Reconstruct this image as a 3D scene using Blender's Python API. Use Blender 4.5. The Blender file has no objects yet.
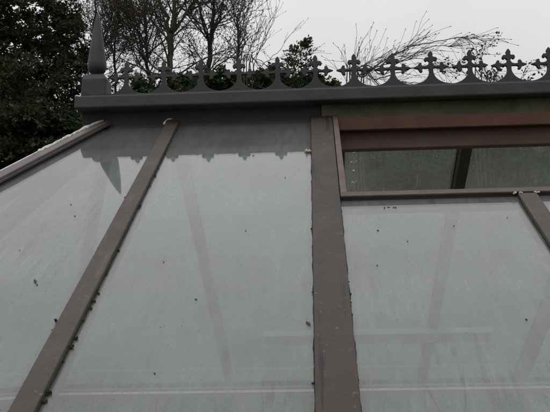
import bpy, bmesh, math, random
import numpy as np
from mathutils import Vector, Matrix

C = bpy.context.scene.collection
ZR = 3.3                       # ridge line height above the ground
SL = 0.5392                    # roof pitch
SN, CS, TN = math.sin(SL), math.cos(SL), math.tan(SL)
TMAX = 2.47                    # slope length, ridge to eaves
W = TMAX * CS
AX = -0.075                    # left end of the ridge, where the hips meet
XR = 3.47                      # right end of the roof
P = 0.17                       # pitch of the cresting

# ------------------------------------------------------------------ helpers
class MB:
    def __init__(self):
        self.v = []; self.f = []
    def quad(self, a, b, c, d):
        n = len(self.v); self.v += [tuple(a), tuple(b), tuple(c), tuple(d)]; self.f.append((n, n+1, n+2, n+3))
    def hexa(self, q):                      # eight corners: bottom ring 0-3, top ring 4-7
        n = len(self.v); self.v += [tuple(x) for x in q]
        for f in ((3,2,1,0),(4,5,6,7),(0,1,5,4),(1,2,6,5),(2,3,7,6),(3,0,4,7)):
            self.f.append(tuple(n+i for i in f))
    def box(self, x0, x1, y0, y1, z0, z1):
        self.hexa([(x0,y0,z0),(x1,y0,z0),(x1,y1,z0),(x0,y1,z0),(x0,y0,z1),(x1,y0,z1),(x1,y1,z1),(x0,y1,z1)])
    def prism(self, ring0, ring1):
        n = len(self.v); k = len(ring0); self.v += [tuple(p) for p in ring0] + [tuple(p) for p in ring1]
        self.f.append(tuple(n+k-1-i for i in range(k))); self.f.append(tuple(n+k+i for i in range(k)))
        for i in range(k):
            j = (i+1) % k; self.f.append((n+i, n+j, n+k+j, n+k+i))
    def beam(self, a, b, w, h0, h1, up):     # bar from a to b, width w, from h0 to h1 along up
        a, b, up = Vector(a), Vector(b), Vector(up).normalized()
        d = (b-a).normalized(); s = d.cross(up).normalized(); up = s.cross(d)
        self.hexa([a-s*w/2+up*h0, a+s*w/2+up*h0, b+s*w/2+up*h0, b-s*w/2+up*h0,
                   a-s*w/2+up*h1, a+s*w/2+up*h1, b+s*w/2+up*h1, b-s*w/2+up*h1])
    def tube(self, pts, rad, k=5, cap=True):
        pts = [Vector(p) for p in pts]; n0 = len(self.v); m = len(pts)
        ref = Vector((0.31, 0.77, 0.55))
        for i, p in enumerate(pts):
            d = (pts[min(i+1, m-1)] - pts[max(i-1, 0)])
            if d.length < 1e-9: d = Vector((0,0,1))
            d.normalize()
            a = d.cross(ref)
            if a.length < .05: a = d.cross(Vector((1,0,0)))
            a.normalize(); b = d.cross(a); r = rad[i]
            for j in range(k):
                t = 2*math.pi*j/k
                q = p + (a*math.cos(t) + b*math.sin(t))*r
                self.v.append((q.x, q.y, q.z))
        for i in range(m-1):
            for j in range(k):
                j2 = (j+1) % k
                self.f.append((n0+i*k+j, n0+i*k+j2, n0+(i+1)*k+j2, n0+(i+1)*k+j))
        if cap:
            self.f.append(tuple(n0+k-1-j for j in range(k))); self.f.append(tuple(n0+(m-1)*k+j for j in range(k)))
    def build(self, name, mat, parent=None, smooth=False, bevel=0, seg=2):
        me = bpy.data.meshes.new(name); me.from_pydata(self.v, [], self.f); me.update()
        if smooth: me.polygons.foreach_set('use_smooth', [True]*len(me.polygons))
        return link(name, me, mat, parent, bevel, seg)

def link(name, me, mat, parent=None, bevel=0, seg=2):
    o = bpy.data.objects.new(name, me); C.objects.link(o); o.data.materials.append(mat)
    if parent:
        o.parent = parent
        if parent.type == 'EMPTY': o.matrix_parent_inverse = Matrix.Translation(-parent.location)   # parts are modelled in world coordinates
    if bevel:
        b = o.modifiers.new('bevel', 'BEVEL'); b.width = bevel; b.segments = seg; b.limit_method = 'ANGLE'; b.angle_limit = math.radians(40)
    return o

def np_mesh(name, verts, quads, mat, parent=None):
    me = bpy.data.meshes.new(name); nv = len(verts); nf = len(quads)
    me.vertices.add(nv); me.vertices.foreach_set('co', np.asarray(verts, np.float32).ravel())
    me.loops.add(nf*4); me.loops.foreach_set('vertex_index', np.asarray(quads, np.int32).ravel())
    me.polygons.add(nf); me.polygons.foreach_set('loop_start', np.arange(nf, dtype=np.int32)*4)
    me.update(calc_edges=True); me.validate()
    return link(name, me, mat, parent)

def thing(name, label, cat, loc, group=None):
    o = bpy.data.objects.new(name, None); C.objects.link(o); o.location = loc
    o['label'] = label; o['category'] = cat
    if group: o['group'] = group
    return o

# ------------------------------------------------------------------ materials
def mat_new(name):
    m = bpy.data.materials.new(name); m.use_nodes = True
    nt = m.node_tree; nt.nodes.clear(); return m, nt
class N:
    def __init__(self, nt): self.nt = nt
    def n(self, t, **kw):
        x = self.nt.nodes.new(t)
        for k, v in kw.items(): setattr(x, k, v)
        return x
    def l(self, a, b): self.nt.links.new(a, b)
    def math(self, op, a, b=None, clamp=False):
        x = self.n('ShaderNodeMath', operation=op, use_clamp=clamp)
        for i, v in enumerate((a, b)):
            if v is None: continue
            if isinstance(v, (int, float)): x.inputs[i].default_value = v
            else: self.l(v, x.inputs[i])
        return x.outputs[0]
    def noise(self, vec, scale, detail=4, rough=.55, dist=0):
        x = self.n('ShaderNodeTexNoise'); x.inputs['Scale'].default_value = scale; x.inputs['Detail'].default_value = detail
        x.inputs['Roughness'].default_value = rough; x.inputs['Distortion'].default_value = dist
        if vec is not None: self.l(vec, x.inputs['Vector'])
        return x.outputs[0]
    def ramp(self, fac, stops):
        x = self.n('ShaderNodeValToRGB'); e = x.color_ramp.elements
        while len(e) < len(stops): e.new(.5)
        for i, (p, c) in enumerate(stops):
            e[i].position = p; e[i].color = (c, c, c, 1) if isinstance(c, (int, float)) else (*c, 1)
        self.l(fac, x.inputs[0]); return x.outputs[0]
    def mix(self, fac, a, b, mode='MIX'):
        x = self.n('ShaderNodeMix', data_type='RGBA', blend_type=mode)
        for i, v in ((0, fac), (6, a), (7, b)):
            if isinstance(v, (int, float)): x.inputs[i].default_value = v
            elif isinstance(v, tuple): x.inputs[i].default_value = (*v, 1)
            else: self.l(v, x.inputs[i])
        return x.outputs[2]
    def slope_vec(self, sx=1, st=1):
        """coordinates across (x) and down (t) the roof slope"""
        co = self.n('ShaderNodeTexCoord').outputs['Object']
        ab = self.n('ShaderNodeVectorMath', operation='ABSOLUTE'); self.l(co, ab.inputs[0])
        sp = self.n('ShaderNodeSeparateXYZ'); self.l(co, sp.inputs[0])
        t = self.math('SUBTRACT', self.math('MULTIPLY', self.math('ABSOLUTE', sp.outputs[1]), CS*st), self.math('MULTIPLY', sp.outputs[2], SN*st))
        h = self.math('ADD', self.math('MULTIPLY', self.math('ABSOLUTE', sp.outputs[1]), SN*sx), self.math('MULTIPLY', sp.outputs[2], CS*sx))
        c = self.n('ShaderNodeCombineXYZ'); self.l(self.math('MULTIPLY', sp.outputs[0], sx), c.inputs[0]); self.l(t, c.inputs[1]); self.l(h, c.inputs[2])
        return c.outputs[0]

def principled(name, c0, c1, scale=6, rough=.6, bump=.0, bscale=60, spec=.4, extra=None, stretch=None):
    m, nt = mat_new(name); k = N(nt)
    out = k.n('ShaderNodeOutputMaterial'); b = k.n('ShaderNodeBsdfPrincipled'); k.l(b.outputs[0], out.inputs[0])
    co = k.n('ShaderNodeTexCoord').outputs['Object'] if stretch is None else k.slope_vec(*stretch)
    f = k.ramp(k.noise(co, scale, 6, .65), [(.3, 0.), (.7, 1.)])
    col = k.mix(f, c0, c1)
    if extra: col = extra(k, co, col)
    k.l(col, b.inputs['Base Color']); b.inputs['Specular IOR Level'].default_value = spec
    rr = k.noise(co, scale*4, 3); k.l(k.math('ADD', k.math('MULTIPLY', rr, .3), rough-.15), b.inputs['Roughness'])
    if bump:
        bp = k.n('ShaderNodeBump'); bp.inputs['Strength'].default_value = bump; bp.inputs['Distance'].default_value = .004
        k.l(k.noise(co, bscale, 4), bp.inputs['Height']); k.l(bp.outputs[0], b.inputs['Normal'])
    return m

def peel(dark, red):
    def fn(k, co, col):
        sv = k.slope_vec(34, 1.6)
        cr = k.ramp(k.noise(sv, 1.0, 6, .7), [(.60, 0.), (.66, 1.)])
        col = k.mix(k.math('MULTIPLY', cr, .85), col, dark)
        sv2 = k.slope_vec(22, 3.2)
        rd = k.ramp(k.noise(sv2, 1.0, 5, .7, .4), [(.57, 0.), (.68, 1.)])
        col = k.mix(k.math('MULTIPLY', rd, .7), col, red)
        sp = k.ramp(k.noise(co, 55, 3, .6), [(.66, 0.), (.72, 1.)])
        return k.mix(k.math('MULTIPLY', sp, .5), col, (.16, .15, .14))
    return fn

M = {}
M['bar'] = principled('brown_paint', (.031, .0235, .0185), (.051, .0395, .032), 5, .55, .35, 90, .35, peel((.035, .028, .026), (.095, .058, .050)))
M['bar_dark'] = principled('brown_paint_main', (.030, .023, .0195), (.050, .040, .0345), 5, .6, .4, 90, .3, peel((.016, .013, .012), (.090, .040, .032)))
M['hip'] = principled('brown_paint_hip', (.055, .044, .040), (.088, .074, .067), 6, .5, .35, 90, .4, peel((.05, .04, .036), (.10, .06, .05)))
M['iron'] = principled('grey_black_iron_paint', (.018, .017, .018), (.031, .029, .029), 14, .55, .4, 120, .4)
M['cap'] = principled('ridge_cap_paint', (.033, .029, .029), (.054, .048, .047), 9, .6, .4, 70, .35)
M['fascia'] = principled('slate_grey_fascia', (.021, .021, .025), (.038, .037, .042), 8, .65, .3, 70, .3)
M['fascia_green'] = principled('algae_stained_fascia', (.070, .066, .050), (.15, .135, .098), 12, .75, .4, 60, .25)
M['vent_wood'] = principled('red_brown_varnish', (.070, .031, .019), (.115, .057, .038), 9, .5, .3, 90, .2)
M['vent_jamb'] = principled('worn_brown_wood', (.075, .047, .038), (.125, .085, .072), 16, .6, .4, 90, .35)
M['vent_sill'] = principled('weathered_sill_paint', (.045, .034, .031), (.080, .064, .059), 18, .6, .4, 90, .35)
M['inner'] = principled('dark_red_brown_timber', (.070, .036, .032), (.105, .058, .050), 8, .6, .2, 70, .3)
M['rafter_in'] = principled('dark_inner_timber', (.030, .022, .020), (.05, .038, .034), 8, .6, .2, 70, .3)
M['white_paint'] = principled('off_white_paint', (.14, .15, .145), (.19, .20, .195), 7, .5, .1, 60, .4)
M['sealant'] = principled('white_sealant', (.34, .34, .32), (.66, .65, .62), 40, .55, .5, 80, .4)
M['lime'] = principled('lime_scale', (.60, .60, .57), (.80, .80, .77), 40, .7, .2, 80, .2)
M['run'] = principled('pale_streak_grey', (.42, .44, .42), (.55, .57, .55), 40, .7, .2, 80, .2)
M['moss'] = principled('dark_moss', (.018, .018, .010), (.05, .045, .026), 60, .9, .8, 200, .1)
M['fleck'] = principled('brown_leaf_fragment', (.03, .024, .018), (.075, .06, .045), 60, .8, .2, 100, .2)
M['clip'] = principled('rusty_metal_clip', (.12, .07, .03), (.42, .38, .30), 150, .5, .2, 100, .4)
M['brick'] = principled('red_brick', (.22, .10, .07), (.34, .17, .12), 9, .85, .4, 60, .2)
M['tile'] = principled('pale_floor_tile', (.34, .32, .29), (.44, .42, .38), 3, .5, .1, 40, .4)
M['lawn'] = principled('lawn_green', (.035, .06, .018), (.07, .10, .035), 3, .95, .8, 30, .1)
M['bark'] = principled('grey_green_bark', (.045, .042, .030), (.095, .09, .062), 14, .9, .8, 45, .15)
M['bark_dark'] = principled('dark_bark', (.028, .024, .022), (.06, .052, .045), 14, .9, .8, 45, .15)
M['twig'] = principled('brown_twig', (.045, .036, .030), (.08, .065, .052), 20, .85, 0, 60, .15)

def leaf_mat(name, c0, c1, c2):
    m, nt = mat_new(name); k = N(nt)
    out = k.n('ShaderNodeOutputMaterial'); co = k.n('ShaderNodeTexCoord').outputs['Object']
    b = k.n('ShaderNodeBsdfDiffuse'); tr = k.n('ShaderNodeBsdfTranslucent'); mx = k.n('ShaderNodeMixShader')
    f = k.noise(co, 3.1, 5, .7)
    x = k.n('ShaderNodeValToRGB'); e = x.color_ramp.elements; e.new(.5); k.l(f, x.inputs[0])
    for i, (p, c) in enumerate(((.36, c0), (.52, c1), (.70, c2))): e[i].position = p; e[i].color = (*c, 1)
    k.l(x.outputs[0], b.inputs[0]); k.l(x.outputs[0], tr.inputs[0]); mx.inputs[0].default_value = .2
    k.l(b.outputs[0], mx.inputs[1]); k.l(tr.outputs[0], mx.inputs[2]); k.l(mx.outputs[0], out.inputs[0])
    return m
M['leaf_yew'] = leaf_mat('evergreen_leaves', (.042, .056, .034), (.064, .080, .044), (.10, .112, .062))
M['leaf_hedge'] = leaf_mat('conifer_sprays', (.038, .062, .032), (.060, .086, .044), (.09, .115, .060))
M['leaf_shrub'] = leaf_mat('shrub_leaves', (.03, .042, .026), (.05, .062, .036), (.07, .08, .045))

def glass_mat(name, film=.10, film_col=(.46, .48, .47), tint=(.93, .95, .935), streak=1., rough=.015):
    """thin rain-marked pane: mirror-like Fresnel reflection, clear glass, patchy film of grime"""
    m, nt = mat_new(name); k = N(nt)
    out = k.n('ShaderNodeOutputMaterial')
    ge = k.n('ShaderNodeNewGeometry')
    dt = k.n('ShaderNodeVectorMath', operation='DOT_PRODUCT'); k.l(ge.outputs['Incoming'], dt.inputs[0])
    tx = k.slope_vec(1, 1)
    bp = k.n('ShaderNodeBump'); bp.inputs['Strength'].default_value = .10; bp.inputs['Distance'].default_value = .002
    k.l(k.noise(tx, 3.5, 2), bp.inputs['Height'])
    k.l(ge.outputs['Normal'], dt.inputs[1])
    c = k.math('ABSOLUTE', dt.outputs['Value'])
    R = k.math('ADD', k.math('MULTIPLY', k.math('POWER', k.math('SUBTRACT', 1.0, c, True), 5.0), .948), .052, True)
    # grime: broad patches, run marks down the slope, fine speckle
    broad = k.ramp(k.noise(tx, 2.3, 5, .6), [(.3, .65), (.7, 1.25)])
    runs = k.ramp(k.noise(k.slope_vec(16, 1.1), 1., 5, .6, .9), [(.34, .90), (.5, 1.), (.62, 1.0), (.76, 1.16)])
    fine = k.ramp(k.noise(k.slope_vec(70, 9), 1., 3, .6, .5), [(.35, .85), (.65, 1.15)])
    drip = k.math('MULTIPLY', k.ramp(k.noise(k.slope_vec(7.5, .75), 1., 4, .55, 1.1), [(.485, 0.), (.498, 1.), (.502, 1.), (.515, 0.)]), k.ramp(k.noise(tx, 1.7, 2), [(.45, 0.), (.6, 1.)]))
    f = k.math('MULTIPLY', k.math('MULTIPLY', broad, runs), k.math('MULTIPLY', fine, film))
    # film thins towards the ridge, painting in the shade under the cap
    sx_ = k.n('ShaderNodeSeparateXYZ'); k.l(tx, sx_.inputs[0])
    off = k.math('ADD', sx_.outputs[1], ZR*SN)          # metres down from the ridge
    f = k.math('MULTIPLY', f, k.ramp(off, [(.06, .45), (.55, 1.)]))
    f = k.math('MULTIPLY', f, k.math('SUBTRACT', 1.0, k.math('MULTIPLY', drip, .45*streak)), True)
    vo = k.n('ShaderNodeTexVoronoi'); vo.inputs['Scale'].default_value = 42; k.l(tx, vo.inputs['Vector'])
    big = k.ramp(k.noise(tx, 9, 2), [(.5, 0.), (.6, 1.)])
    speck = k.math('MULTIPLY', k.ramp(vo.outputs['Distance'], [(.05, 1.), (.10, 0.)]), big)
    df = k.n('ShaderNodeBsdfDiffuse'); tl = k.n('ShaderNodeBsdfTranslucent'); fm = k.n('ShaderNodeMixShader'); fm.inputs[0].default_value = .5
    fc = k.mix(speck, film_col, (.06, .055, .045))
    k.l(fc, df.inputs[0]); k.l(fc, tl.inputs[0]); k.l(df.outputs[0], fm.inputs[1]); k.l(tl.outputs[0], fm.inputs[2])
    tp = k.n('ShaderNodeBsdfTransparent'); tp.inputs[0].default_value = (*tint, 1)
    under = k.n('ShaderNodeMixShader'); k.l(k.math('MAXIMUM', f, k.math('MULTIPLY', speck, .55)), under.inputs[0]); k.l(tp.outputs[0], under.inputs[1]); k.l(fm.outputs[0], under.inputs[2])
    gl = k.n('ShaderNodeBsdfGlossy'); gl.inputs['Roughness'].default_value = rough; k.l(bp.outputs[0], gl.inputs['Normal'])
    top = k.n('ShaderNodeMixShader'); k.l(k.math('MULTIPLY', R, k.math('SUBTRACT', 1.0, k.math('MULTIPLY', speck, .6))), top.inputs[0]); k.l(under.outputs[0], top.inputs[1]); k.l(gl.outputs[0], top.inputs[2])
    k.l(top.outputs[0], out.inputs[0])
    return m
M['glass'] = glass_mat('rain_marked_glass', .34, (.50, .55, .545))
M['glass_far'] = glass_mat('wet_inner_glass', .25, (.47, .51, .475), (.86, .90, .87), .6)
def plain_glass(name, tint=(.93, .95, .935)):
    """the clean inner face of a pane: Fresnel mirror over clear glass"""
    m, nt = mat_new(name); k = N(nt); out = k.n('ShaderNodeOutputMaterial'); ge = k.n('ShaderNodeNewGeometry')
    dt = k.n('ShaderNodeVectorMath', operation='DOT_PRODUCT'); k.l(ge.outputs['Incoming'], dt.inputs[0]); k.l(ge.outputs['Normal'], dt.inputs[1])
    R = k.math('ADD', k.math('MULTIPLY', k.math('POWER', k.math('SUBTRACT', 1.0, k.math('ABSOLUTE', dt.outputs['Value']), True), 5.0), .948), .052, True)
    tp = k.n('ShaderNodeBsdfTransparent'); tp.inputs[0].default_value = (*tint, 1); gl = k.n('ShaderNodeBsdfGlossy'); gl.inputs['Roughness'].default_value = .01
    mx = k.n('ShaderNodeMixShader'); k.l(R, mx.inputs[0]); k.l(tp.outputs[0], mx.inputs[1]); k.l(gl.outputs[0], mx.inputs[2]); k.l(mx.outputs[0], out.inputs[0])
    return m
M['glass_wall'] = plain_glass('wall_glass')

# ------------------------------------------------------------------ roof geometry
def near(x, t, h=0.): return (x, -t*CS - h*SN, ZR - t*SN + h*CS)
def far(x, t, h=0.): return (x, t*CS + h*SN, ZR - t*SN + h*CS)
UPN = (0, -SN, CS); UPF = (0, SN, CS)

house = thing('conservatory', 'brown timber conservatory roof of misted glass with iron ridge cresting and spike finial', 'conservatory', (1.4, 0, 0))

def hipx(t): return AX - .4142*CS*t
def pane(fn, poly, mat, name='roof_pane', th=.004):
    mb = MB(); mb.prism([fn(x, t, -th) for x, t in poly], [fn(x, t, 0) for x, t in poly])
    o = mb.build(name, mat, house); o.data.materials.append(M['glass_wall'])
    for p_ in o.data.polygons:
        if p_.index != 1: p_.material_index = 1
    return o

T0 = .036
bays = [.22, .87, 1.52, 2.17, 2.82, 3.47]
near_panes = []
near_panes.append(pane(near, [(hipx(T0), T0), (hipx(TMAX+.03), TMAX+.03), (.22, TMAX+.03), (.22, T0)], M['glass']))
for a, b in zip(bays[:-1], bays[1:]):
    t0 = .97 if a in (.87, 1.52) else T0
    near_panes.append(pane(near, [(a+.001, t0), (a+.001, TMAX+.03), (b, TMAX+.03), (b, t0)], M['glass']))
far_panes = [pane(far, [(hipx(T0), T0), (hipx(TMAX+.03), TMAX+.03), (.22, TMAX+.03), (.22, T0)], M['glass_far'])]
for a, b in zip(bays[:-1], bays[1:]):
    far_panes.append(pane(far, [(a+.001, T0), (a+.001, TMAX+.03), (b, TMAX+.03), (b, T0)], M['glass_far']))

# glazing bars, near slope: outside cap and the rafter under the glass
width = {.22: .056, .87: .092, 1.52: .060, 2.17: .092, 2.82: .056, 3.47: .092}
bars = {}
for x in bays:
    w = width[x]; t0 = .984 if x == 1.52 else .030
    mb = MB(); mb.beam(near(x, t0), near(x, TMAX+.05), w, .0005, .016, UPN)
    bars[x] = mb.build('glazing_bar', M['bar_dark'] if w > .08 else M['bar'], house, bevel=.003)
    mb = MB(); mb.beam(near(x, .99 if x == 1.52 else .04), near(x, TMAX-.02), w*.8, -.058, -.0045, UPN)
    mb.build('rafter', M['rafter_in'], bars[x], bevel=.003)
    mb = MB(); mb.beam(far(x, .030), far(x, TMAX+.05), w, .0005, .016, UPF)
    fb = mb.build('glazing_bar', M['bar'], house, bevel=.003)
    mb = MB(); mb.beam(far(x, .04), far(x, TMAX-.02), w*.8, -.058, -.0045, UPF)
    mb.build('rafter', M['rafter_in'], fb, bevel=.003)

# the faceted left end: four hips, three facets
R0 = Vector((AX, 0, ZR))
V1 = Vector((AX - W*.4142, -W, ZR - W*TN)); V2 = Vector((AX - 2.0, -.92, ZR - W*TN))
V3 = Vector((AX - 2.0, .92, ZR - W*TN)); V4 = Vector((AX - W*.4142, W, ZR - W*TN))
def facet(a, b):
    n = (a-R0).cross(b-R0).normalized()
    if n.z < 0: n = -n
    return n
NF = [Vector(UPN), facet(V1, V2), facet(V2, V3), facet(V3, V4), Vector(UPF)]
for i, (a, b) in enumerate(((V1, V2), (V2, V3), (V3, V4))):
    n = NF[i+1]; e0, e1 = (a-R0), (b-R0)
    ring = [R0+e0*.02, R0+e0*1.01, R0+e1*1.01, R0+e1*.02]
    mb = MB(); mb.prism([q - n*.004 for q in ring], ring); o = mb.build('roof_pane', M['glass_far'], house); o.data.materials.append(M['glass_wall'])
    for p_ in o.data.polygons: p_.material_index = 0 if p_.index == 1 else 1
hips = []
for i, v in enumerate((V1, V2, V3, V4)):
    up = (NF[i]+NF[i+1]).normalized()
    mb = MB(); e = v-R0
    mb.beam(R0+e*.0, R0+e*1.02, .070 if i == 0 else .05, .000, .022 if i == 0 else .014, up)
    hips.append(mb.build('hip_bar', M['hip'], house, bevel=.004))
    mb = MB(); mb.beam(R0+e*.03, R0+e*.99, .055, -.075, -.0045, up); mb.build('rafter', M['rafter_in'], hips[-1])
mb = MB(); e = V1-R0; up = (NF[0]+NF[1]).normalized(); sd = e.normalized().cross(up).normalized(); sd = sd if sd.x > 0 else -sd
mb.beam(R0+e*.02+sd*.036, R0+e*1.015+sd*.036, .020, .002, .012, up); mb.build('hip_shade_strip', M['rafter_in'], hips[0], bevel=.003)  # dark strip added for the shaded band below the hip face
# pale flashing along the far edge of the nearest hip
up = (NF[0]+NF[1]).normalized(); e = V1-R0; sd = e.normalized().cross(up).normalized()
if sd.x > 0: sd = -sd
mb = MB(); mb.beam(R0+e*.05+sd*.040, R0+e*1.02+sd*.040, .010, .004, .025, up); mb.build('flashing', M['sealant'], hips[0])

# ridge: inner beam, fascia boards, cap
mb = MB(); mb.box(AX-.03, XR, -.030, .030, ZR-.157, ZR+.040); mb.build('ridge_beam', M['inner'], house, bevel=.003)
mb = MB(); mb.box(-.185, .868, -.040, -.0305, ZR-.030, ZR+.0405); mb.build('ridge_fascia', M['fascia'], house)
mb = MB(); mb.box(.871, XR, -.046, -.0305, ZR-.0345, ZR+.0405); mb.build('ridge_fascia', M['fascia_green'], house)
mb = MB(); mb.box(-.185, XR, .0305, .040, ZR-.030, ZR+.0405); mb.build('ridge_fascia', M['fascia'], house)
mb = MB(); mb.box(-.186, -.106, -.0300, .0300, ZR-.030, ZR+.0405); mb.build('ridge_fascia', M['fascia'], house)
mb = MB(); mb.box(-.200, XR+.02, -.120, .120, ZR+.041, ZR+.096); mb.build('ridge_cap', M['cap'], house, bevel=.007, seg=3)

# ------------------------------------------------------------------ cresting
def mirror_outline(half): return half + [(-x, z) for x, z in reversed(half) if x > 1e-6]
half = [(.0850, .0), (.0850, .0365)]
for i in range(1, 15):                                     # the round opening between two fleurs
    a = math.radians(-90 - i*7.4); half.append((.0850 + .0758*math.cos(a), .0940 + .0575*math.sin(a)))
half += [(x, z-.0965) for x, z in ((.0225,.2042),(.0330,.2042),(.0385,.2020),(.0400,.1965),(.0370,.1915),(.0395,.1870),(.0460,.1865),(.0510,.1900),(.0540,.1970),(.0575,.2020),(.0650,.2035),(.0790,.2090),
         (.0650,.2145),(.0585,.2160),(.0560,.2215),(.0520,.2290),(.0450,.2310),(.0400,.2275),(.0415,.2225),(.0385,.2165),(.0330,.2140),(.0240,.2145),(.0140,.2175),(.0085,.2250),(.0065,.2320),
         (.0110,.2345),(.0112,.2375),(.0145,.2395),(.0180,.2362),(.0210,.2345),(.0255,.2362),(.0288,.2422),(.0270,.2495),(.0215,.2548),(.0150,.2535),(.0098,.2552),(.0082,.2600),(.0105,.2655),(.0085,.2720),(.0042,.2785),(.0,.2825))]
ol = mirror_outline(half)
def fleur_mesh():
    bm = bmesh.new(); D = .008
    fv = [bm.verts.new((x, -D, z)) for x, z in ol]; bk = [bm.verts.new((x, D, z)) for x, z in ol]
    f0 = bm.faces.new(fv); f1 = bm.faces.new(list(reversed(bk)))
    n = len(ol)
    for i in range(n):
        j = (i+1) % n; bm.faces.new((fv[j], fv[i], bk[i], bk[j]))
    bmesh.ops.recalc_face_normals(bm, faces=bm.faces)
    me = bpy.data.meshes.new('fleur_de_lis'); bm.to_mesh(me); bm.free(); return me
fm = fleur_mesh(); rnd0 = random.Random(9)
ZC = ZR + .0965
mb = MB(); mb.box(-.075, XR, -.013, .013, ZC, ZC+.0330)
crest = mb.build('ridge_cresting', M['iron'], house, bevel=.002)
for i in range(21):
    o = bpy.data.objects.new('fleur_de_lis', fm); C.objects.link(o)
    if i == 0: fm.materials.append(M['iron'])
    o.parent = crest; o.location = (i*P + rnd0.uniform(-.0012, .0012), 0, ZC - .001 - rnd0.uniform(0, .0012)); o.rotation_euler = (rnd0.uniform(-.02, .02), rnd0.uniform(-.012, .012), rnd0.uniform(-.03, .03))
    b = o.modifiers.new('bevel', 'BEVEL'); b.width = .0032; b.segments = 2; b.limit_method = 'ANGLE'; b.angle_limit = math.radians(50)
# finial: chamfered plinth and a spike
def lathe(prof, cx, cy, k, square=False):
    mb = MB(); n = len(prof)
    for r, z in prof:
        for j in range(k):
            a = 2*math.pi*(j+.5)/k; mb.v.append((cx + r*math.cos(a), cy + r*math.sin(a), z))
    for i in range(n-1):
        for j in range(k):
            j2 = (j+1) % k; mb.f.append((i*k+j, i*k+j2, (i+1)*k+j2, (i+1)*k+j))
    mb.f.append(tuple(reversed(range(k)))); mb.f.append(tuple((n-1)*k+j for j in range(k)))
    return mb
FX = -.134; q = math.sqrt(2)
fin = lathe([(.056*q, ZC), (.056*q, ZC+.03), (.0535*q, ZC+.095), (.044*q, ZC+.118), (.030*q, ZC+.124)], FX, 0, 4).build('finial', M['iron'], house, bevel=.004)
prof = [(.024, .222), (.024, .229), (.031, .234), (.038, .243), (.0415, .256), (.0425, .268), (.0415, .283), (.038, .310), (.0335, .345), (.028, .385), (.0215, .425), (.0145, .465), (.0080, .498), (.0045, .513), (.0015, .521)]
lathe([(r, ZR+z) for r, z in prof], FX, 0, 24).build('spike', M['iron'], fin, smooth=True)

# ------------------------------------------------------------------ open roof vent (bay right of the broad bar)
VX0, VX1 = .918, 2.122
mb = MB(); mb.box(VX0+.0225, VX1, -.072, -.0465, ZR-.081, ZR-.026)
vent = mb.build('roof_vent', M['vent_wood'], house, bevel=.003)
for x in (VX0, VX1):
    mb = MB(); mb.beam(near(x+.011, .012), near(x+.011, .945), .022, -.045, .019, UPN); mb.build('jamb', M['vent_jamb'], vent, bevel=.002)
mb = MB(); mb.beam(near(VX0, .963), near(VX1+.022, .963), .036, .0125, .0195, UPN); mb.build('sill', M['vent_sill'], vent, bevel=.002)
mb = MB(); mb.beam(near(VX0, .963), near(VX1+.022, .963), .028, -.05, .0122, UPN); mb.build('sill_shaded_front', M['rafter_in'], vent)  # dark timber colour paints in the shade on the sill's front

# ------------------------------------------------------------------ small real wear: sealant, moss, clips, flecks
rnd = random.Random(4)
def ribbon(pts, w, th, name, mat, parent, jit=.25):
    mb = MB(); P3 = []; Rr = []
    for i in range(len(pts)-1):
        a, b = Vector(pts[i]), Vector(pts[i+1]); m = max(2, int((b-a).length/.012))
        for j in range(m):
            P3.append(a.lerp(b, j/m) + Vector((rnd.uniform(-1,1), rnd.uniform(-1,1), rnd.uniform(-1,1)))*w*.06); Rr.append(w*.5*(1+jit*(.6*math.sin(len(P3)*.55+w*900)+.4*math.sin(len(P3)*1.27)+rnd.uniform(-.25,.25))))
    P3.append(Vector(pts[-1])); Rr.append(w*.3)
    mb.tube(P3, Rr, 7); return mb.build(name, mat, parent, smooth=True)
b1 = bars[.22]
ribbon([near(.187, .085, .015), near(.189, .045, .017), near(.195, .031, .019), near(.222, .028, .019), near(.250, .027, .019)], .010, 0, 'sealant', M['sealant'], b1, .2)
hp = lambda u, o=0., h=.022: R0 + e*u + sd*o + up*h
ribbon([hp(.004, -.03), hp(.01, .0), hp(.03, .026), hp(.07, .032), hp(.12, .034), hp(.15, .035), hp(.175, .037)], .016, 0, 'sealant', M['sealant'], hips[0], .28)
def tuft(c, r, n, name, mat, parent, nrm):
    bm = bmesh.new()
    for i in range(n):
        d = Vector((rnd.gauss(0,1), rnd.gauss(0,1), rnd.gauss(0,1)))*r*.55
        d -= Vector(nrm)*d.dot(Vector(nrm))*.6
        res = bmesh.ops.create_icosphere(bm, subdivisions=1, radius=r*rnd.uniform(.3, .75), matrix=Matrix.Translation(Vector(c)+d))
        for v in res['verts']: v.co += Vector((rnd.gauss(0,1), rnd.gauss(0,1), rnd.gauss(0,1)))*r*.16
    me = bpy.data.meshes.new(name); bm.to_mesh(me); bm.free(); return link(name, me, mat, parent)
for t, r in ((.62,.004),(.70,.005),(.80,.004),(.98,.006),(1.0,.004),(1.32,.006),(1.47,.004),(1.58,.006),(1.62,.008),(1.66,.006),(1.72,.004),(1.80,.008),(1.84,.009),(1.90,.005),(2.02,.009),(2.05,.008),(2.1,.008),(.46,.004),(.3,.003)):
    tuft(near(.2505 + rnd.uniform(0,.005), t, .003), r*.62, 9, 'moss', M['moss'], b1, UPN)
for t, r in ((1.72,.006),(1.76,.004),(.9,.003),(1.3,.003)): tuft(near(.187, t, .003), r, 6, 'moss', M['moss'], b1, UPN)
bm_ = bars[.87]
for t, r in ((.12,.004),(.16,.003),(.3,.004),(.36,.003),(.55,.003),(.7,.004),(.9,.005),(1.0,.005),(1.08,.003),(1.55,.004),(1.62,.006),(1.66,.004),(1.72,.004)):
    tuft(near(.917, t, .006), r*.55, 6, 'moss', M['moss'], bm_, UPN)
for t, r in ((.5,.003),(.8,.003),(1.2,.004),(1.6,.003),(2.,.004)): tuft(near(.822, t, .003), r, 5, 'moss', M['moss'], bm_, UPN)
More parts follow.
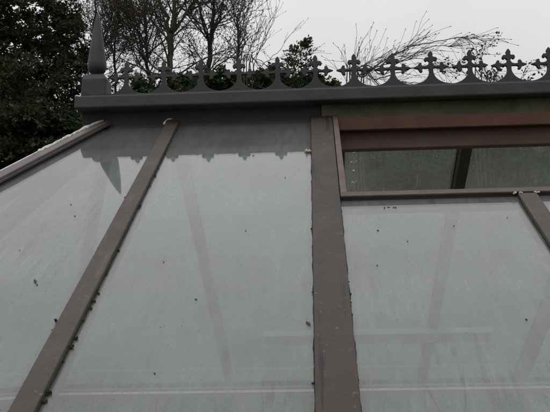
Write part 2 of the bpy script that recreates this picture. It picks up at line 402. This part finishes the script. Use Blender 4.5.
for x, r in ((1.48,.007),(1.50,.006),(1.545,.005),(1.555,.006)): tuft(near(x, .984, .017), r*.65, 6, 'sealant', M['sealant'], bars[1.52], UPN)
mb = MB(); mb.beam(near(.800, .478), near(.822, .470), .022, .001, .007, UPN); mb.beam(near(.806, .466), near(.806, .492), .006, .0072, .012, UPN)
mb.build('clip', M['clip'], bm_, bevel=.001)
def fleck(x, t, L, w, ang, paneo):
    mb = MB(); d = Vector((math.cos(ang), math.sin(ang))); s = Vector((-d.y, d.x))
    ring = [(x-d.x*L, t-d.y*L), (x-d.x*L*.3+s.x*w, t-d.y*L*.3+s.y*w), (x+d.x*L*.5+s.x*w*.8, t+d.y*L*.5+s.y*w*.8), (x+d.x*L, t+d.y*L), (x+d.x*L*.2-s.x*w, t+d.y*L*.2-s.y*w)]
    mb.prism([near(a, b, .0008) for a, b in ring], [near(a, b, .003) for a, b in ring]); mb.build('leaf_fragment', M['fleck'], paneo)
for (x, t, L, w, a, pi) in ((.06,1.50,.012,.004,1.2,0),(.072,1.52,.008,.003,1.5,0),(.05,1.05,.006,.003,.3,0),(.01,.95,.005,.003,2,0),(-.05,1.3,.005,.002,.8,0),
                            (.81,1.75,.012,.004,1.1,1),(.52,1.62,.006,.003,.2,1),(.62,1.2,.005,.003,2.2,1),(.47,1.95,.006,.002,.6,1),(.40,1.4,.006,.003,1.5,1),(.60,.50,.006,.004,.4,1),(.73,.75,.004,.003,.9,1),
                            (1.02,1.22,.006,.004,.4,2),(1.1,1.3,.004,.003,1.3,2),(1.25,1.2,.004,.003,2.,2),(1.33,1.75,.006,.003,.9,2),(1.0,1.45,.004,.003,.2,2),(1.42,1.15,.004,.002,2.6,2)):
    k_ = 1. if L > .011 else .6; fleck(x, t, L*k_, w*k_, a, near_panes[pi])
for x in (1.055, 1.067, 1.082, 1.09): tuft(near(x, 1.045+rnd.uniform(-.006,.012), .001), .0035, 5, 'rust_spot', M['clip'] if False else M['inner'], near_panes[2], UPN)
mb = MB(); mb.beam(far(.941, .04), far(.941, TMAX-.02), .064, -.058, -.0075, UPF); mb.build('trimmer', M['rafter_in'], house, bevel=.003)
for bx in (.22, .87, 1.52, 2.17):                          # grimy putty squeezed out along both sides of the bars
    for sg in (-1, 1):
        mb = MB(); x0 = bx + sg*width[bx]/2; t = 1.0 if bx == 1.52 else .06; prev = None
        while t < TMAX:
            wv = .0018 + .0014*math.sin(t*37+bx*9) * math.sin(t*11.3) + rnd.uniform(-.0006, .0012); hv = .0035 + rnd.uniform(-.001, .002)
            cur = [near(x0 - sg*.002, t, .0004), near(x0 + sg*max(wv, .001), t, .0004), near(x0 + sg*max(wv, .001)*.4, t, hv), near(x0 - sg*.002, t, hv*1.1)]
            if prev: mb.hexa(prev + cur)
            prev = cur; t += .018
        mb.build('putty', M['moss'], bars[bx])
# dried drips on the far glass, seen through the open vent
for pts in ([(1.019,.235),(1.029,.26),(1.019,.285)], [(1.006,.30),(1.019,.31),(1.034,.29)], [(1.019,.36),(1.024,.38)], [(1.012,.445),(1.026,.452),(1.034,.435)]):
    ribbon([far(x, t, -.0055) for x, t in pts], .0085, 0, 'dried_drip', M['lime'], far_panes[2], .6)
ribbon([far(1.325 + .004*math.sin(i*3), .215 + .10*i, -.006) for i in (0, .3, .7, 1.2, 2, 3.2)], .005, 0, 'pale_streak', M['run'], far_panes[2], .5)  # thin pale streak down the far glass

# ------------------------------------------------------------------ below the eaves
eave = [V1, Vector((XR, -W, V1.z)), Vector((XR, W, V1.z)), V4, V3, V2]
for i in range(6):
    a, b = eave[i], eave[(i+1) % 6]; L = (b-a).length; d = (b-a)/L
    nrm = Vector((d.y, -d.x, 0)); za = a.z
    g0 = Vector((a.x, a.y, 0)); g1 = Vector((b.x, b.y, 0))
    mb = MB(); mb.beam(g0, g1, .10, 0, .60, (0,0,1)); dw = mb.build('dwarf_wall', M['brick'], house)
    mb = MB(); mb.beam(a, b, .07, -.115, -.075, (0,0,1)); eb = mb.build('eaves_beam', M['inner'], house, bevel=.004)
    mb = MB(); mb.beam(a-nrm*.037, b-nrm*.037, .004, -.088, -.075, (0,0,1)); mb.build('sealant_line', M['sealant'], eb)
    if i != 1:
        ga, gb = a + nrm*.085, b + nrm*.085
        mb = MB(); mb.beam(ga, gb, .08, -.13, -.06, (0,0,1)); mb.build('gutter', M['iron'], eb, bevel=.01)
    mb = MB(); mb.beam(g0+Vector((0,0,.60)), g1+Vector((0,0,.60)), .006, .0, za-.717, (0,0,1)); mb.build('wall_pane', M['glass_wall'], house)
    k = max(1, round(L/.65))
    for j in range(k):
        c0 = g0 + d*(L*j/k); mb = MB(); mb.box(c0.x-.03, c0.x+.03, c0.y-.03, c0.y+.03, .601, za-.116); mb.build('post', M['inner'], house)
mb = MB(); mb.prism([(q_.x*.99, q_.y*.97, .03) for q_ in eave], [(q_.x*.99, q_.y*.97, .06) for q_ in eave]); mb.build('tiled_floor', M['tile'], house)
# gable glazing that closes the right-hand end
mb = MB(); mb.prism([(XR-.003, -W+.04, V1.z-.06), (XR-.003, W-.04, V1.z-.06), (XR-.003, 0, ZR-.17)], [(XR+.003, -W+.04, V1.z-.06), (XR+.003, W-.04, V1.z-.06), (XR+.003, 0, ZR-.17)]); mb.build('gable_pane', M['glass_wall'], house)
# pale purlin under the far slope
mb = MB(); mb.beam(far(.50, 1.78, -.085), far(1.86, 1.78, -.085), .11, -.02, .02, UPF); mb.build('purlin', M['white_paint'], house, bevel=.004)

# ------------------------------------------------------------------ ground
def sheet(name, z, x0, x1, y0, y1, mat):
    mb = MB(); mb.quad((x0,y0,z),(x1,y0,z),(x1,y1,z),(x0,y1,z)); o = mb.build(name, mat); o['kind'] = 'structure'; return o
g = sheet('ground', 0, -400, 400, -400, 400, M['lawn'])

# ------------------------------------------------------------------ trees
YAW, PITCH, ROLL = -.0508, .1428, -.0186
_f = Vector((math.sin(YAW)*math.cos(PITCH), math.cos(YAW)*math.cos(PITCH), math.sin(PITCH))); _r = Vector((math.cos(YAW), -math.sin(YAW), 0)); _u = _r.cross(_f)
_r, _u = _r*math.cos(ROLL) + _u*math.sin(ROLL), _u*math.cos(ROLL) - _r*math.sin(ROLL)
EYE = Vector((.8356, -3.4841, ZR-.8934))
def px(u, v, Y):               # surveyed direction to a point of the far garden, taken to depth Y
    d = _f + _r*((u-275)/810.42) - _u*((v-206)/810.42)
    return EYE + d*((Y-EYE.y)/d.y)

def leaves(centers, dirs, n_per, L, size, rng, flat=.35, droop=.25):
    """leaf blades along sprays: one narrow quad each"""
    m = len(centers); L = np.repeat(np.reshape(L, (-1, 1)), n_per, 0) if np.ndim(L) else L; c = np.repeat(centers, n_per, 0); d = np.repeat(dirs, n_per, 0)
    u = rng.random((m*n_per, 1)); ref = np.array([0,0,1.])
    s = np.cross(d, ref); s /= np.linalg.norm(s, axis=1, keepdims=True)+1e-6
    nn = np.cross(s, d)
    sgn = rng.choice([-1., 1.], (m*n_per, 1)); spread = rng.random((m*n_per, 1))*(1.1-u)
    base = c + d*u*L + s*sgn*spread*L*.45 + nn*rng.normal(0, .06, (m*n_per, 1))*L
    ld = d*.75 + s*sgn*.75*rng.random((m*n_per, 1)) + rng.normal(0, flat, (m*n_per, 3)); ld[:, 2] -= droop
    ld /= np.linalg.norm(ld, axis=1, keepdims=True)
    wv = np.cross(ld, nn + rng.normal(0, .6, (m*n_per, 3))); wv /= np.linalg.norm(wv, axis=1, keepdims=True)+1e-6
    ls = size*rng.uniform(.6, 1.4, (m*n_per, 1)); ws = ls*rng.uniform(.20, .34, (m*n_per, 1))
    v = np.stack([base, base+ld*ls*.45+wv*ws, base+ld*ls, base+ld*ls*.5-wv*ws], 1).reshape(-1, 3)
    return v, np.arange(len(v)).reshape(-1, 4)

def conifer(name, label, cat, base, H, prof, nlimb, nspray, nleaf, size, seed, mat, group=None, zmin=.08, trunk_r=.13, lift=.25):
    rng = np.random.default_rng(seed); r = random.Random(seed); b = Vector(base)
    t = thing(name, label, cat, b, group)
    mb = MB(); lean = Vector((r.uniform(-.12,.12), r.uniform(-.12,.12), 0))
    tp = [b + Vector((0,0,H*i/8)) + lean*(i/8)**2 for i in range(9)]; mb.tube(tp, [trunk_r*(1-i/8.3) for i in range(9)], 8)
    trunk = mb.build('trunk', M['bark_dark'], t, smooth=True)
    lm = MB(); cs = []; ds = []; Ls = []
    for i in range(nlimb):
        f = zmin + (1-zmin)*(1-(1-r.random())**.8) if True else 0
        f = min(f, .985); R = prof(f)*r.uniform(.62, 1.12); a = r.uniform(0, 6.283)
        o = b + Vector((0,0,H*f)) + lean*f*f
        d = Vector((math.cos(a), math.sin(a), lift*r.uniform(.4,1.6))).normalized()
        pts = [o]; dd = d.copy(); k = 5
        for j in range(k):
            dd = (dd + Vector((r.gauss(0,.12), r.gauss(0,.12), r.gauss(0,.1)))).normalized(); pts.append(pts[-1] + dd*R/k)
        lm.tube(pts, [max(.004, .022*(R/1.5)*(1-j/(k+.6))) for j in range(k+1)], 4)
        for j in range(nspray):
            u = .22 + .78*(j+r.random())/nspray; q = u*k; i0 = min(int(q), k-1); p = pts[i0].lerp(pts[i0+1], q-i0)
            aa = r.choice((-1,1))*r.uniform(.3, 1.1); ax_ = (pts[i0+1]-pts[i0]).normalized()
            sdv = Vector((ax_.x*math.cos(aa)-ax_.y*math.sin(aa), ax_.x*math.sin(aa)+ax_.y*math.cos(aa), ax_.z + r.gauss(0, .35))).normalized()
            cs.append(p[:]); ds.append(sdv[:]); Ls.append(.07 + .30*min(R, .7))
    lm.build('limbs', M['bark_dark'], trunk)
    v, f = leaves(np.array(cs), np.array(ds), nleaf, np.array(Ls), size, rng)
    np_mesh('crown', v, f, mat, t)
    return t

def branch(mb, p, d, L, r0, nseg, wob, trop, rr, k):
    pts = [Vector(p)]; d = Vector(d).normalized()
    for i in range(nseg):
        d = (d + Vector((rr.gauss(0,wob), rr.gauss(0,wob), rr.gauss(0,wob)+trop))).normalized(); pts.append(pts[-1] + d*L/nseg)
    mb.tube(pts, [max(r0*(1-.75*i/nseg), .0016) for i in range(nseg+1)], k, cap=False)
    return pts
def at_path(pts, u):
    q = u*(len(pts)-1); i = min(int(q), len(pts)-2); return pts[i].lerp(pts[i+1], q-i), (pts[i+1]-pts[i]).normalized()
def side_dir(d, ang, rr):
    a = Vector((rr.gauss(0,1), rr.gauss(0,1), rr.gauss(0,1))); a = (a - d*a.dot(d)).normalized(); return d*math.cos(ang) + a*math.sin(ang)

def bare_tree(name, label, cat, stems, seed, zlo, nb, bl, n2, n3, mat='bark', group=None, buds=True, ang=(.5, 1.0), trop=.05, twr=.0042):
    """stems: list of (points, radii); branches leave every stem above zlo"""
    rr = random.Random(seed); b = Vector(stems[0][0][0]); t = thing(name, label, cat, (b.x, b.y, 0), group)
    mb = MB(); smooth = []
    for pts, rad in stems:
        P2 = []; R2 = []
        for i in range(len(pts)-1):
            for j in range(4):
                q = Vector(pts[i]).lerp(Vector(pts[i+1]), j/4); P2.append(q + (Vector((rr.gauss(0,.012), rr.gauss(0,.012), 0)) if i+j else Vector())); R2.append(rad[i]*(1-j/4)+rad[i+1]*j/4)
        P2.append(Vector(pts[-1])); R2.append(rad[-1]); mb.tube(P2, [q*.78 for q in R2], 9); smooth.append((P2, R2))
    trunk = mb.build('trunk', M[mat], t, smooth=True)
    m1 = MB(); m2 = MB()
    for s, (P2, R2) in enumerate(smooth):
        k = int(nb*(1 if s == 0 else .55))
        for i in range(k):
            for _ in range(60):
                u = rr.random(); p, d = at_path(P2, u)
                if p.z > zlo and rr.random() < (1. if p.z < 7.4 else .35): break
            else: continue
            rad = R2[min(int(u*(len(R2)-1)), len(R2)-1)]
            L = bl*rr.uniform(.5, 1.25)*(1.15-.6*u); r1 = min(rad*.45, .007+.007*L)
            b1_ = branch(m1, p, side_dir(d, rr.uniform(*ang), rr), L, r1, 7, .14, trop, rr, 5)
            for j in range(n2):
                q, dq = at_path(b1_, rr.uniform(.12, 1.)); L2 = L*rr.uniform(.25, .6)
                b2 = branch(m2, q, side_dir(dq, rr.uniform(.4, .95), rr), L2, max(twr*1.25, r1*.35), 5, .16, trop, rr, 4)
                for h in range(n3):
                    q3, d3 = at_path(b2, rr.uniform(.1, 1.)); L3 = rr.uniform(.12, .36)
                    b3 = branch(m2, q3, side_dir(d3, rr.uniform(.4, 1.), rr), L3, twr, 3, .18, trop, rr, 3)
                    if buds:
                        for w in range(3):
                            q4, d4 = at_path(b3, rr.random()); m2.tube([q4, q4 + side_dir(d4, .7, rr)*.010, q4 + side_dir(d4, .6, rr)*.026], [.003, .0075, .001], 3, cap=False)
    br = m1.build('branches', M['twig'], trunk); m2.build('twigs', M['twig'], br)
    return t

def up_stem(pts, Y, base_dx=0, r=None, dy=0.):
    q = [px(u, v, Y + dy*i) for i, (u, v) in enumerate(pts)]; b = Vector((q[0].x + base_dx, Y, 0))
    return [b] + [b.lerp(q[0], .5) + Vector((.03,0,0))] + q, [r[0]*1.35, r[0]*1.1] + list(r)

rows = 'bare trees behind the conservatory'
bare_tree('bare_tree', 'bare tree with the stoutest grey green trunk, forking behind the third fleur from the spike', 'tree',
    [up_stem([(170,85),(170,60),(171,34)], 8, .05, [.062,.056,.05]), ([px(171,35,8), px(166,18,8.05), px(157,-6,8.1), px(148,-40,8.2)], [.042,.034,.028,.012]),
     ([px(171,34,8), px(174,10,7.95), px(172,-20,7.9), px(175,-60,7.9)], [.045,.036,.03,.012]), ([px(172,33,8), px(181,20,8), px(194,0,8.1), px(215,-36,8.2)], [.032,.027,.022,.010])],
    11, 5.6, 12, 1.6, 8, 5, 'bark', rows, ang=(.5,1.), trop=.05, twr=.0030)
bare_tree('bare_tree', 'bare twiggy tree with thin dark stems close right of the spike finial', 'tree',
    [up_stem([(150,85),(146,60),(145,30),(146,0),(143,-40)], 9, -.1, [.036,.034,.030,.024,.010]), ([px(146,45,9), px(134,25,9), px(120,5,9.1), px(105,-20,9.2)], [.022,.018,.014,.006]),
     up_stem([(117,85),(114,55),(117,20),(112,-20)], 9.6, .1, [.026,.022,.018,.008])],
    12, 5.2, 24, 1.5, 9, 5, 'bark_dark', rows, ang=(.5,1.1), trop=.04, twr=.0030)
bare_tree('bare_tree', 'bare tree with a dark trunk leaning right, beside the thin upright sapling', 'tree',
    [up_stem([(203,85),(208,65),(212,40),(213,10),(218,-40)], 8.6, -.2, [.058,.05,.044,.030,.010]), ([px(211,45,8.6), px(203,25,8.5), px(197,0,8.5), px(192,-40,8.5)], [.030,.024,.02,.008]),
     ([px(212,36,8.6), px(220,18,8.7), px(224,-10,8.7)], [.024,.02,.010])],
    13, 5.4, 16, 1.2, 8, 5, 'bark_dark', rows, ang=(.45,.9), trop=.06, twr=.0030)
bare_tree('bare_tree', 'thin straight bare sapling, last of the bare trees towards the open sky', 'tree',
    [up_stem([(238,85),(238,50),(237,20)], 7.5, .02, [.022,.020,.018]), ([px(237,22,7.5), px(233,5,7.5), px(228,-30,7.5)], [.013,.010,.005]), ([px(237,24,7.5), px(243,5,7.5), px(252,-25,7.5)], [.012,.010,.005]),
     ([px(238,50,7.5), px(241,30,7.45), px(246,10,7.4), px(255,-20,7.4)], [.010,.008,.007,.004])],
    14, 5.6, 11, .9, 4, 3, 'bark_dark', rows, ang=(.2, .5), trop=.14, twr=.0028)
bare_tree('bare_tree', 'bare twiggy tree standing nearest the dark evergreen, behind the spike finial', 'tree',
    [up_stem([(96,95),(98,60),(94,25),(99,-20)], 10.5, 0, [.04,.036,.03,.012]), ([px(97,60,10.5), px(108,30,10.4), px(124,5,10.4), px(138,-25,10.4)], [.024,.02,.016,.008])],
    15, 5.2, 22, 1.6, 9, 5, 'bark_dark', rows, ang=(.5,1.1), trop=.04, twr=.0030)
# lower arching shrub right of the sapling
rr = random.Random(31)
def shrub(name, label, stems, seed, n2, n3, group=None, twr=.0028, leaf=0, lsize=.04, zlo=2., reach=1.):
    rr = random.Random(seed); rng = np.random.default_rng(seed); b = Vector(stems[0][0][0])
    t = thing(name, label, 'shrub', (b.x, b.y, 0), group); m1 = MB(); m2 = MB(); lc = []; ld = []
    for pts, rad in stems:
        P2 = []; R2 = []; pts = [Vector(q) for q in pts]; m = len(pts)
        for i in range(m-1):                                  # Catmull-Rom through the points
            a, b_, c, d = pts[max(i-1,0)], pts[i], pts[i+1], pts[min(i+2,m-1)]
            for j in range(5):
                s = j/5; P2.append(.5*((2*b_) + (c-a)*s + (2*a-5*b_+4*c-d)*s*s + (3*b_-a-3*c+d)*s**3) + Vector((rr.gauss(0,.006), rr.gauss(0,.006), rr.gauss(0,.006)))); R2.append(rad[i]*(1-s)+rad[i+1]*s)
        P2.append(pts[-1]); R2.append(rad[-1]); m1.tube(P2, R2, 6)
        for j in range(n2):
            for _ in range(20):
                u = rr.uniform(.2, .9); q, dq = at_path(P2, u)
                if q.z > zlo: break
            L2 = reach*rr.uniform(.2, .75)*(1.2-.6*u)
            b2 = branch(m2, q, side_dir(dq, rr.uniform(.15, .6), rr), L2, twr*1.4, 6, .11, -.03, rr, 4)
            for h in range(n3):
                q3, d3 = at_path(b2, rr.uniform(.15, 1.)); b3 = branch(m2, q3, side_dir(d3, rr.uniform(.25, .75), rr), rr.uniform(.08, .3), twr, 4, .14, -.02, rr, 3)
                q4 = b3[-1]; m2.tube([q4, q4 + d3*.008, q4 + d3*.018], [.002, .0045, .001], 3, cap=False)
                for w in range(leaf): 
                    q5, d5 = at_path(b3, rr.random()); lc.append(q5[:]); ld.append(side_dir(d5, .8, rr)[:])
    st = m1.build('stems', M['twig'], t, smooth=True); m2.build('twigs', M['twig'], st)
    if leaf:
        v, f = leaves(np.array(lc), np.array(ld), 3, .05, lsize, rng); np_mesh('foliage', v, f, M['leaf_shrub'], t)
    return t
def arc(Y, pts, rad, base):
    q = [px(u, v, Y) for u, v in pts]; return [Vector((base[0], Y, 0)), Vector((base[0]+.02, Y, 1.6))] + q, [rad*1.6, rad*1.4] + [rad*(1-.8*i/(len(q)-1)) for i in range(len(q))]
b0 = px(248, 90, 6)
shrub('bare_shrub', 'low bare shrub of fine curving twigs fanning out right of the sapling', [
    arc(6, [(246,85),(252,62),(266,40),(276,14)], .007, (b0.x, 6)), arc(6.1, [(248,85),(262,66),(280,50),(288,32)], .006, (b0.x+.04, 6)),
    arc(5.9, [(244,85),(246,60),(254,38),(258,18)], .006, (b0.x-.04, 6)), arc(6, [(252,85),(270,68),(290,60),(300,55)], .006, (b0.x+.08, 6)),
    arc(6.2, [(250,85),(256,58),(268,30),(272,8)], .006, (b0.x+.02, 6))], 21, 7, 3, 'bare shrubs behind the ridge', .0026, zlo=3.9)
b0 = px(350, 95, 4)
shrub('bare_shrub', 'tall bare shrub whose dark stems arch over towards the right above the cresting', [
    arc(4, [(352,92),(362,78),(380,65),(400,52),(430,42),(462,38),(480,40),(491,46)], .008, (b0.x, 4)),
    arc(4.05, [(350,92),(366,74),(388,58),(406,48),(424,36),(432,30)], .007, (b0.x-.05, 4)),
    arc(3.95, [(356,92),(376,80),(400,72),(424,66),(446,70),(462,84)], .007, (b0.x+.05, 4)),
    arc(4.1, [(350,92),(356,78),(374,68),(396,62),(420,58),(440,62),(458,76)], .007, (b0.x, 4)),
    arc(3.9, [(360,92),(384,74),(410,56),(440,46),(468,50)], .007, (b0.x+.08, 4)),
    arc(4.15, [(346,92),(352,76),(362,66),(378,60),(392,60)], .006, (b0.x-.08, 4)),
    arc(4., [(362,94),(380,86),(404,82),(430,86),(450,92)], .006, (b0.x+.1, 4))], 22, 15, 3, 'bare shrubs behind the ridge', .0022, zlo=3.3, reach=.42)
b0 = px(478, 95, 4.5)
shrub('leafy_shrub', 'sparse small leaved shrub showing through the right hand fleurs', [
    arc(4.5, [(470,92),(468,80),(463,70),(460,62)], .006, (b0.x, 4.5)), arc(4.6, [(476,92),(480,76),(481,62),(482,52)], .006, (b0.x, 4.5)),
    arc(4.4, [(482,92),(490,82),(496,74),(504,66)], .006, (b0.x, 4.5)), arc(4.5, [(486,94),(510,88),(524,76),(534,66)], .005, (b0.x+.1, 4.5))], 23, 6, 3, None, .0018, leaf=2, lsize=.036, zlo=3.3, reach=.28)

# dark evergreens on the left
for i, (u, Y, H, R, seed, lab) in enumerate((
        (-28, 7.0, 8.6, 1.55, 41, 'big dark evergreen tree filling the left edge of the view'),
        (44, 8.6, 8.8, 1.2, 42, 'dark evergreen tree with small sky gaps, just left of the spike finial'),
        (40, 6.2, 5.1, 1.25, 43, 'lower dark evergreen beneath the tall ones, behind the left hip of the roof'))):
    b = px(u, 120, Y); b.z = 0
    conifer('evergreen_tree', lab, 'tree', b, H, (lambda f, R=R: R*min(1., 2.6*(1-f))**.6*(.75+.25*math.sin(f*23+R*9))), 290, 15, 30, .055, seed, M['leaf_yew'], 'dark evergreens at the left', zmin=.12)
# conifer row behind the ridge
hedge = [(-1,122,5.6,.72),(0,152,5.7,.75),(1,176,5.9,.75),(2,205,6.05,.70),(3,228,6.1,.62),(4,256,6.05,.66),(5,282,5.95,.6),(6,302,6.45,.62),(7,332,5.9,.62)]
def tip_h(u, v, Y): return px(u, v, Y).z
low = 'conifer of the clipped hedge, its top kept below the ridge'
specs = [(158,83,.75,'dark bushy conifer below the stout bare trunk'), (187,78,.75,'dark conifer between the stout trunk and the leaning trunk'),
         (216,69,.62,'dark conifer at the foot of the leaning bare tree'), (247,73,.66,'rounded dark conifer at the foot of the thin sapling'), (275,74,.62,'small dark conifer left of the pointed one'),
         (302,41,.62,'pointed conifer with a thin feathery tip, tallest of the row behind the ridge'), (331,74,.55,'dark conifer right of the pointed one, behind the joint of the broad bar'),
         (173,88,.5,'dark conifer filling the gap right of the stout bare trunk'), (202,82,.48,'small conifer close left of the leaning bare tree'), (232,80,.48,'small conifer close left of the thin sapling'),
         (262,80,.48,'low conifer between the thin sapling and the pointed conifer'), (290,79,.5,'conifer shouldering the pointed one on its left side'), (317,77,.5,'conifer shouldering the pointed one on its right side'),
         (366,108,.62,None), (396,109,.62,None), (426,107,.64,None), (456,106,.64,None), (488,105,.64,None), (520,104,.64,None), (556,102,.68,None),
         (128,112,.62,None), (98,113,.62,None), (66,113,.62,None)]
for i, (u, v, R, lab) in enumerate(specs):
    Y = 6.6 + .3*math.sin(i*2.1); b = px(u, v, Y); H = b.z; b.z = 0
    if lab is None: lab = low
    sp = (u == 302)
    pr = (lambda f, R=R: R*min(1., 4.2*(1-f))*1.05+.03) if sp else (lambda f, R=R: R*min(1., 4.5*(1-f))**.5)
    conifer('conifer', lab, 'tree', b, H, pr, 260 if sp else 250, 7 if sp else 13, 8 if sp else 28, .038 if sp else .044, 60+i, M['leaf_hedge'], 'conifers in a row behind the ridge', zmin=.10, trunk_r=.07, lift=.75 if sp else .35)

for i in range(8):
    x = -6.0 + 1.75*i; b = Vector((x, 12.5 + .5*math.sin(i*1.7), 0))
    conifer('broad_evergreen', 'broad dark evergreen in the row far behind the hedge, lower than the ridge', 'tree', b, 5.9, lambda f: 1.45*min(1., 3.5*(1-f))**.5, 190, 12, 20, .10, 90+i, M['leaf_yew'], 'evergreens beyond the hedge', zmin=.06, trunk_r=.12, lift=.3)
# ------------------------------------------------------------------ camera
cam_d = bpy.data.cameras.new('camera'); cam = bpy.data.objects.new('camera', cam_d); C.objects.link(cam)
yaw, pitch, roll = -.0508, .1428, -.0186
cy, sy, cp, sp_ = math.cos(yaw), math.sin(yaw), math.cos(pitch), math.sin(pitch)
f = Vector((sy*cp, cy*cp, sp_)); r = Vector((cy, -sy, 0)); u = r.cross(f)
cr_, sr_ = math.cos(roll), math.sin(roll); r2 = r*cr_ + u*sr_; u2 = u*cr_ - r*sr_
m4 = Matrix(((r2.x, u2.x, -f.x, .8356), (r2.y, u2.y, -f.y, -3.4841), (r2.z, u2.z, -f.z, ZR-.8934), (0,0,0,1)))
cam.matrix_world = m4
cam_d.sensor_width = 36; cam_d.sensor_fit = 'HORIZONTAL'; cam_d.lens = 36*810.42/550; cam_d.clip_start = .05; cam_d.clip_end = 2000
bpy.context.scene.camera = cam

# ------------------------------------------------------------------ overcast light
w = bpy.data.worlds.new('World'); bpy.context.scene.world = w; w.use_nodes = True
nt = w.node_tree; nt.nodes.clear(); k = N(nt)
out = k.n('ShaderNodeOutputWorld'); bg = k.n('ShaderNodeBackground'); k.l(bg.outputs[0], out.inputs[0])
sky = k.n('ShaderNodeTexSky'); sky.sky_type = 'NISHITA'; sky.sun_disc = False
SE, SR = math.radians(55), math.radians(200)
sky.sun_elevation = SE; sky.sun_rotation = SR
gen = k.n('ShaderNodeTexCoord').outputs['Generated']
sp = k.n('ShaderNodeSeparateXYZ'); k.l(gen, sp.inputs[0])
zz = k.math('MAXIMUM', sp.outputs[2], 0.0)
lum = k.math('ADD', k.math('MULTIPLY', zz, 10.0), 3.95)             # cloud layer brightens towards the zenith
cl = k.ramp(k.noise(gen, 2.2, 5, .5, .3), [(.3, .92), (.7, 1.07)])
lum = k.math('MULTIPLY', lum, cl)
cc = k.n('ShaderNodeCombineColor')
for i, s in enumerate((1.0, 1.0, 1.012)): k.l(k.math('MULTIPLY', lum, s), cc.inputs[i])
k.l(k.mix(.97, sky.outputs[0], cc.outputs[0]), bg.inputs[0]); bg.inputs[1].default_value = .1
sd_ = bpy.data.lights.new('sun', 'SUN'); sd_.energy = .5; sd_.angle = math.radians(40); sd_.color = (1, .98, .95)
so = bpy.data.objects.new('sun', sd_); C.objects.link(so)
dv = Vector((math.sin(SR)*math.cos(SE), math.cos(SR)*math.cos(SE), math.sin(SE)))
so.rotation_euler = dv.to_track_quat('Z', 'Y').to_euler()

S = bpy.context.scene
S.view_settings.view_transform = 'Standard'; S.view_settings.look = 'None'; S.view_settings.gamma = 1; S.view_settings.exposure = .06; S.view_settings.use_curve_mapping = False
S.cycles.transparent_max_bounces = 16; S.cycles.max_bounces = 5; S.cycles.diffuse_bounces = 2; S.cycles.glossy_bounces = 4; S.cycles.transmission_bounces = 4
